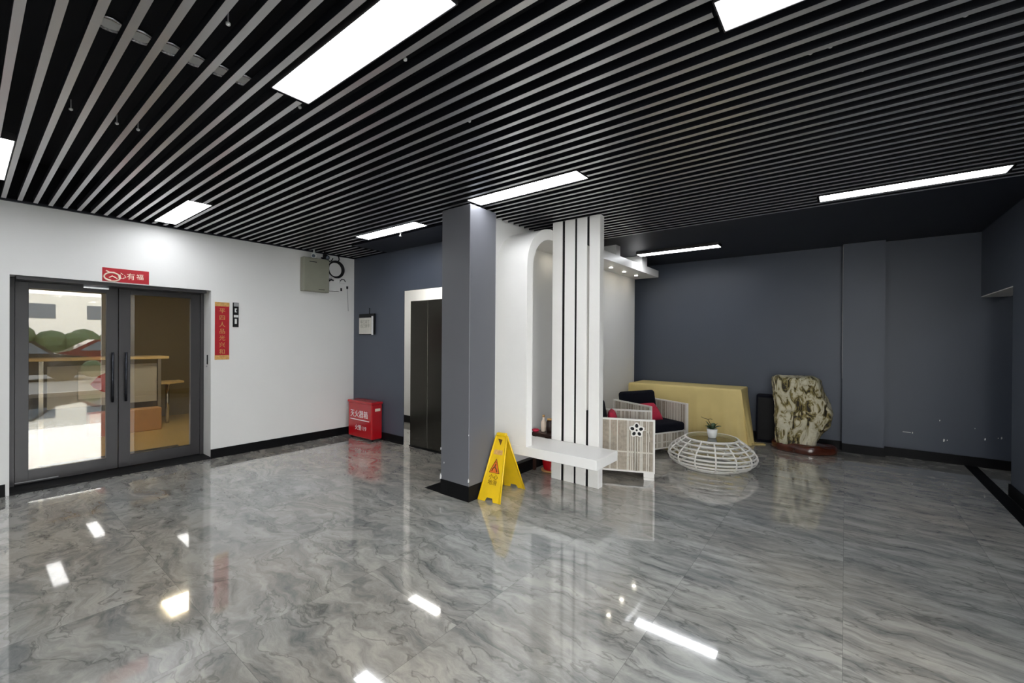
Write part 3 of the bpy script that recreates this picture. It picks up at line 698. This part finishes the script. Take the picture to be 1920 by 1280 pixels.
def armchair(label, flower, seed):
    t = thing('armchair', label, 'armchair', group='rope woven armchairs')
    hx, hy = CD/2, CW/2
    near = rope_panel(t, CD, .075, .65, ((-hx, -hy+.018, 0), (1, 0, 0), (0, 1, 0)), seed)
    rope_panel(t, CD, .075, .65, ((-hx, hy-.018, 0), (1, 0, 0), (0, 1, 0)), seed+1)
    rope_panel(t, CW-.08, .075, .64, ((-hx+.018, -hy+.04, 0), (0, 1, 0), (1, 0, 0)), seed+2)
    rope_panel(t, CW-.08, .075, .29, ((hx-.03, -hy+.04, 0), (0, 1, 0), (1, 0, 0)), seed+3)
    b = MB(); b.box((-hx+.04, -hy+.04, .24), (hx-.05, hy-.04, .285)); b.build('seat_base', 'chairframe', t)
    b = MB(); b.box((-hx+.06, -hy+.045, .286), (hx-.01, hy-.045, .40), bev=.035, seg=4); o = b.build('seat_cushion', 'navy', t)
    for p_ in o.data.polygons: p_.use_smooth = True
    mt = Matrix.Translation((-hx+.13, 0, .57)) @ Matrix.Rotation(R(-10), 4, 'Y')
    b = MB(); b.box((-.075, -hy+.05, -.17), (.085, hy-.05, .20), bev=.045, seg=4, mtx=mt); o = b.build('back_cushion', 'navy', t)
    for p_ in o.data.polygons: p_.use_smooth = True
    for x in (-hx+.06, hx-.06):
        for y in (-hy+.03, hy-.03):
            b = MB(); b.box((x-.055, y-.028, .0), (x+.055, y+.028, .024)); b.box((x-.055, y-.028, .03), (x+.055, y+.028, .075)); b.box((x-.045, y-.02, .022), (x+.045, y+.02, .032)); b.build('foot', 'chairframe', t)
    if flower:
        c = Vector((hx-.19, -hy-.004, .535)); u = Vector((1, 0, 0)); up = Vector((0, 0, 1)); n = Vector((0, -1, 0))
        b = MB(); pts = []
        for k in range(60):
            a = 2*PI*k/60; r_ = .072+.012*math.cos(5*(a-PI/2)); pts.append((r_*math.cos(a), r_*math.sin(a)))
        b.prism(pts, c, u, up, n, .008); fl = b.build('flower_badge', 'chairframe', near)
        for k in range(5):
            a = PI/2+2*PI*k/5; pc = c+n*.008+u*.047*math.cos(a)+up*.047*math.sin(a)
            b = MB(); b.prism([(.021*math.cos(q)*math.cos(a)-.017*math.sin(q)*math.sin(a), .021*math.cos(q)*math.sin(a)+.017*math.sin(q)*math.cos(a)) for q in [j*2*PI/16 for j in range(16)]], pc, u, up, n, .002)
            b.build('petal', 'blackp', fl)
        b = MB(); b.prism([(.011*math.cos(q), .011*math.sin(q)) for q in [j*2*PI/12 for j in range(12)]], c+n*.008, u, up, n, .002); b.build('flower_centre', 'blackp', fl)
        b = MB()
        for a in (-.012, .010): b.tube([c+u*a+n*.003-up*.07, c+u*a+n*.003-up*.44], .006, 8)
        b.tube([c+u*.07+n*.003, c+u*.10+n*.003+up*.002, c+u*.125+n*.003-up*.03, c+u*.135+n*.003-up*.12], .005, 8)
        b.build('flower_stem', 'ropew', near)
    return t
def pillow(label, loc, rot):
    b = MB(); n_ = 14
    rows = []
    for i in range(n_+1):
        r_ = []
        for j in range(n_+1):
            u = i/n_*2-1; v = j/n_*2-1
            th = .05*(max(0, (1-u**4)*(1-v**4)))**.5
            k = 1-.06*(1-abs(u))*0-.05*(u*u+v*v)/2
            r_.append((u*.15*k, v*.17*k, th))
        rows.append(r_)
    for s in (1, -1):
        V = [[b.bm.verts.new((x, y, z*s)) for x, y, z in r_] for r_ in rows]
        for i in range(n_):
            for j in range(n_): f = b.bm.faces.new((V[i][j], V[i+1][j], V[i+1][j+1], V[i][j+1])); f.smooth = True
    bmesh.ops.remove_doubles(b.bm, verts=b.bm.verts, dist=.0005)
    o = tag(b.build('throw_pillow', 'pink'), label, 'pillow', 'raspberry pillows on the armchairs'); o.location = loc; o.rotation_euler = rot
    return o
A_ang, B_ang = R(22.5), R(-27)
def loc2(ang, corner, cl):   # centre from a world corner and its local position
    c, s = math.cos(ang), math.sin(ang); return (corner[0]-(cl[0]*c-cl[1]*s), corner[1]-(cl[0]*s+cl[1]*c))
ca = armchair('front armchair with a white and black flower badge on its woven side', True, 3)
pa = loc2(A_ang, (-1.60, 4.56), (CD/2, -CW/2)); ca.location = (pa[0], pa[1], 0); ca.rotation_euler.z = A_ang
cb = armchair('rear armchair with black cushions in front of the draped table', False, 11)
pb = loc2(B_ang, (-1.99, 5.48), (CD/2, -CW/2)); cb.location = (pb[0], pb[1], 0); cb.rotation_euler.z = B_ang
def wpt(p, ang, l): c, s = math.cos(ang), math.sin(ang); return (p[0]+l[0]*c-l[1]*s, p[1]+l[0]*s+l[1]*c, l[2])
# A's back cushion stays low behind the boards
pillow('raspberry pillow on the front armchair beside the white boards', wpt(pa, A_ang, (-.07, .02, .54)), (R(0), R(75), A_ang))
pillow('raspberry pillow tucked between seat and back cushion of the rear armchair', wpt(pb, B_ang, (.0, .0, .50)), (0, R(48), B_ang))

# ================================================================ DRAPED TABLE
def tablecloth():
    x0, x1, y0, y1, H = -2.86, -1.19, 6.86, 7.50, .80
    # perimeter as closed loop with folds growing downwards
    per = []; r_ = .03
    def seg(a, c, n): return [(a[0]+(c[0]-a[0])*i/n, a[1]+(c[1]-a[1])*i/n) for i in range(n)]
    per = seg((x0, y0), (x1, y0+.10), 90)+seg((x1, y0+.10), (x1, y1), 34)+seg((x1, y1), (x0, y1), 60)+seg((x0, y1), (x0, y0), 34)
    cx, cy = (x0+x1)/2, (y0+y1)/2; b = MB(); N = len(per); rows = []
    levels = [0, .01, .03, .08, .16, .28, .42, .56, .68, .76, .79]
    for li, d in enumerate(levels):
        row = []
        for i, (x, y) in enumerate(per):
            k = d/.8
            # outward direction
            nx = (1 if i in range(90, 124) else -1 if i >= 184 else 0); ny = (-1 if i < 90 else 1 if 124 <= i < 184 else 0)
            corner = math.exp(-((x-x1)**2+(y-(y0+.1))**2)/.03)*k*.16 + math.exp(-((x-x0)**2+(y-y0)**2)/.012)*k*.02
            fold = .012*math.sin(i*.33+1.3*math.sin(i*.11))*k + .006*math.sin(i*.9)*k
            if i < 45: fold *= .4
            if ny == 1: fold *= .1
            fold *= 1+3.2*math.exp(-((x-x1)**2+(y-(y0+.1))**2)/.08)+(1.6 if nx == 1 else 0)
            out_ = (fold+.02*k)
            xx = x+nx*out_+(corner if x > cx else 0)*.75; yy = y+ny*(out_ if ny < 0 else out_*.2)-(corner if y < cy else 0)*.55
            if nx == 1: xx += .05*k
            yy = min(yy, 7.535); xx = max(xx, -2.9)
            inset = .012 if li == 0 else (.003 if li == 1 else 0)
            xx -= inset*(1 if x > cx else -1); yy -= inset*(1 if y > cy else -1)
            z = H-d if li < len(levels)-1 else .012+.01*abs(math.sin(i*.5))
            row.append(b.bm.verts.new((xx, yy, z)))
        rows.append(row)
    for A_, B2 in zip(rows, rows[1:]):
        for i in range(N): b.bm.faces.new((A_[i], A_[(i+1) % N], B2[(i+1) % N], B2[i]))
    b.bm.faces.new(rows[0])
    # trailing hem on the floor at the right corner
    pts = [(-1.12, 6.98), (-.90, 7.16), (-.93, 7.22), (-1.02, 7.20), (-1.10, 7.30)]
    b.prism(pts, (0, 0, .004), (1, 0, 0), (0, 1, 0), (0, 0, 1), .008)
    o = b.build('tablecloth', 'cloth')
    for p_ in o.data.polygons[:-8]: p_.use_smooth = True
    es = o.modifiers.new('es', 'EDGE_SPLIT'); es.split_angle = R(50)
    return tag(o, 'gold yellow floor-length cloth draped over the long table at the back', 'tablecloth')
tablecloth()
t = thing('long_table', 'long folding table hidden under the gold cloth at the back wall', 'table', (-2.02, 7.2, 0))
b = MB(); b.box((-.8, -.2, .755), (.78, .26, .783)); b.build('table_top', 'brown', t)
for x in (-.7, .68):
    for y in (-.15, .22):
        b = MB(); b.tube([(x, y, 0), (x, y, .755)], .014, 8); b.build('leg', 'chrome', t)

# black board / speaker behind
t = thing('floor_speaker', 'black box standing against the back wall between cloth and stone', 'speaker', (-.84, 7.43, 0))
b = MB(); b.box((-.21, -.08, 0), (.14, .10, .705), bev=.008); b.build('speaker_body', 'navy', t)
b = MB(); b.box((-.19, -.088, .04), (.12, -.08, .67), bev=.003); b.build('front_grille', 'blackp', t)

# ================================================================ RATTAN TABLE
CX, CY = -1.265, 5.545
t = thing('rattan_table', 'low round white rattan coffee table with glass top', 'coffee table', (CX, CY, 0))
prof = [(.335, .012), (.42, .045), (.468, .09), (.485, .135), (.475, .18), (.44, .225), (.39, .268), (.335, .305), (.29, .338)]
def prad(z):
    for (r0, z0), (r1, z1) in zip(prof, prof[1:]):
        if z0 <= z <= z1: return r0+(r1-r0)*(z-z0)/(z1-z0)
def ring(r_, z, rad): 
    b = MB(); b.tube([(r_*math.cos(a), r_*math.sin(a), z) for a in [i*2*PI/64 for i in range(64)]], rad, 8, closed=True); b.build('rattan_ring', 'rattan', t)
ring(.345, .013, .013)
for z in (.05, .09, .13, .17, .212, .254, .294): ring(prad(z), z, .0105)
ring(.29, .336, .014)
for k in range(14):
    a = 2*PI*k/14+.1
    b = MB(); b.tube([(r_*1.012*math.cos(a), r_*1.012*math.sin(a), z) for r_, z in prof], .009, 8); b.build('rattan_rib', 'rattan', t)
b = MB(); b.lathe([(.275, .339), (.282, .341), (.282, .346), (.275, .348)], (0, 0, 0), 48); b.build('glass_top', 'tableglass', t)
t = thing('potted_plant', 'small green plant in a white pot on the rattan table', 'plant', (CX+.015, CY-.03, .3485))
b = MB(); b.lathe([(.040, 0), (.046, .01), (.056, .06), (.060, .105), (.054, .108), (.050, .095)], (0, 0, 0), 28); b.build('flower_pot', 'ceramic', t)
b = MB(); b.lathe([(.002, .09), (.0505, .09)], (0, 0, 0), 20, cap=False); b.build('soil', 'brown', t)
def leafmesh(L, W, ang, lift, droop):
    b = MB(); c, s = math.cos(ang), math.sin(ang); rows = []
    for i in range(9):
        q = i/8; w_ = W*math.sin(PI*min(1, q*.95+.03))**.8; r_ = L*q; z = .09+lift*q-droop*q*q
        rows.append([b.bm.verts.new((r_*c-k*w_*s, r_*s+k*w_*c, z+abs(k)*w_*.25)) for k in (-1, 0, 1)])
    for A_, B2 in zip(rows, rows[1:]):
        for k in (0, 1): f = b.bm.faces.new((A_[k], A_[k+1], B2[k+1], B2[k])); f.smooth = True
    o = b.build('leaf', 'leaf', t); sd = o.modifiers.new('s', 'SOLIDIFY'); sd.thickness = .002
for L, W, a, lf_, dr_ in ((.10, .028, .4, .10, .05), (.09, .03, 1.6, .11, .04), (.10, .028, 2.7, .09, .06), (.085, .026, 3.9, .10, .05), (.09, .028, 5.1, .10, .06), (.06, .024, 0, .11, .02), (.07, .024, 3.2, .12, .02)):
    leafmesh(L, W, a, lf_, dr_)
b = MB(); b.tube([(0, 0, .09), (-.02, 0, .16), (-.045, -.01, .215), (-.09, -.02, .225), (-.12, -.03, .24)], [.004, .004, .0035, .003, .002], 6); b.tube([(-.045, -.01, .215), (-.02, 0, .222), (0, .01, .215)], .003, 6); b.build('stem', 'stem', t)

# ================================================================ STONE ON WOOD BASE
t = thing('viewing_stone', 'tall mottled cream and brown stone on a dark red wooden base', 'stone', (-.47, 7.1, 0))
b = MB(); rows = []; n_ = 56
L_ = [(.10, -.29, .19), (.16, -.295, .20), (.25, -.30, .25), (.38, -.31, .335), (.50, -.315, .365), (.57, -.32, .365), (.66, -.325, .33), (.78, -.33, .26), (.90, -.335, .235), (.98, -.34, .215), (1.02, -.335, .195)]
def outl(z):
    for (z0, a0, c0), (z1, a1, c1) in zip(L_, L_[1:]):
        if z0 <= z <= z1: q = (z-z0)/(z1-z0); return a0+(a1-a0)*q, c0+(c1-c0)*q
    return L_[-1][1:]
NZ = 60
for i in range(NZ+1):
    z = .10+.92*i/NZ; a, c = outl(min(z, 1.0199)); cx, hw = (a+c)/2-.005, (c-a)/2; row = []
    shrink = 1 if i < NZ-2 else (.97, .90, .80)[i-NZ+2]
    for k in range(n_):
        th = 2*PI*k/n_; co, si = math.cos(th), math.sin(th)
        px_ = cx+hw*shrink*math.copysign(abs(co)**.65, co); py_ = .17*shrink*math.copysign(abs(si)**.6, si)
        v = Vector((px_*3.2, py_*3.2, z*1.7)); nz_ = noise.fractal(v*1.6, 1.0, 2.1, 5)*.034
        pit = noise.noise(Vector((px_*11, py_*11, z*5)))
        dd = nz_-(.030 if pit > .30 else 0)*min(1, (pit-.3)*6 if pit > .3 else 0)
        zz = z+(.015*math.sin(px_*14)+.02*(0 if px_ < 0 else -px_))*(i/NZ)**3
        row.append(b.bm.verts.new((px_+dd*co, py_+dd*si, zz)))
    rows.append(row)
for A_, B2 in zip(rows, rows[1:]):
    for k in range(n_): f = b.bm.faces.new((A_[k], A_[(k+1) % n_], B2[(k+1) % n_], B2[k])); f.smooth = True
b.bm.faces.new(rows[0][::-1]); b.bm.faces.new(rows[-1])
b.build('stone_body', 'stone', t)
b = MB(); rows = []
for z, k_ in ((0, .96), (.02, 1.0), (.075, 1.0), (.10, .95), (.115, .86)):
    rows.append([b.bm.verts.new((.01+(.375+.02*math.sin(3*a+.6))*k_*math.cos(a), (.225+.015*math.sin(4*a))*k_*math.sin(a), z+(.01*math.sin(5*a) if z > .05 else 0))) for a in [i*2*PI/48 for i in range(48)]])
for A_, B2 in zip(rows, rows[1:]):
    for k in range(48): f = b.bm.faces.new((A_[k], A_[(k+1) % 48], B2[(k+1) % 48], B2[k])); f.smooth = True
b.bm.faces.new(rows[0][::-1]); b.bm.faces.new(rows[-1]); b.build('wooden_base', 'wood', t)

# wall scuffs
b = MB()
for x, z, s in ((.695, .333, .012), (.984, .279, .02), (1.013, .283, .010), (.945, .522, .010), (1.335, .344, .016), (1.468, .376, .016), (1.44, .37, .008), (1.25, .461, .006)):
    b.prism([(-s*.35, -s), (s*.3, -s*.7), (s*.4, s*.4), (0, s), (-s*.4, s*.2)], (x, 7.5595, z), (1, 0, 0), (0, 0, 1), (0, -1, 0), .001)
b.box((.60, 7.558, .331), (.68, 7.56, .336))
b.build('paint_chip', 'whitep', wb)

# ================================================================ OUTSIDE (seen mirrored in the glass door)
b = MB(); b.box((3.3, -14, -.12), (30, 22, -.04)); b.box((-14, -16, -.12), (3.3, -2.6, -.04)); struct(b.build('ground_outside', 'asphalt'))
t = thing('far_building', 'pale building across the street outside the entrance', 'building', (26, 3, -.04))
b = MB(); b.box((0, -14, 0), (3, 14, 4.2)); b.build('wall', 'facade', t)
for k in range(9):
    b = MB(); b.box((-.02, -13+3*k, 2.7), (.02, -11.4+3*k, 3.6)); b.build('window', 'carglass', t)
def car(x, y, m, label, rz=0):
    t = thing('parked_car', label, 'car', (x, y, -.04), rz)
    b = MB(); b.prism([(-2.1, .25), (2.1, .25), (2.15, .7), (1.9, .85), (1.1, .95), (.6, 1.4), (-1.0, 1.45), (-1.7, 1.0), (-2.1, .9)], (0, -.85, 0), (1, 0, 0), (0, 0, 1), (0, 1, 0), 1.7); b.build('car_body', m, t)
    b = MB(); b.prism([(.95, .97), (.52, 1.34), (-.9, 1.38), (-1.45, 1.0)], (0, -.86, 0), (1, 0, 0), (0, 0, 1), (0, 1, 0), 1.72); b.build('window_glass', 'carglass', t)
    for wx in (-1.3, 1.3):
        b = MB(); b.tube([(wx, -.87, .33), (wx, .87, .33)], .33, 20); b.build('wheel', 'blackp', t)
car(9.5, .9, 'carpaint', 'dark parked car outside the entrance nearest the door', R(90))
car(12.5, 4.4, 'carred', 'maroon parked car outside behind the dark one', R(90))
car(16, .2, 'facade', 'pale parked car outside in the farthest row', R(90))
def bush(x, y0, n, r0, r1, zt, label):
    b = MB()
    for i in range(n):
        bmesh.ops.create_icosphere(b.bm, subdivisions=2, radius=random.uniform(r0, r1), matrix=Matrix.Translation((x+random.uniform(-.2, .2), y0+i*.3, random.uniform(.2, zt))))
    tag(b.build('hedge', 'hedge'), label, 'hedge')
bush(7.5, 2.75, 4, .25, .4, .55, 'low bright hedge outside beside the entrance')
bush(19, -2, 40, .5, .8, 1.5, 'long tall hedge outside in front of the pale building')
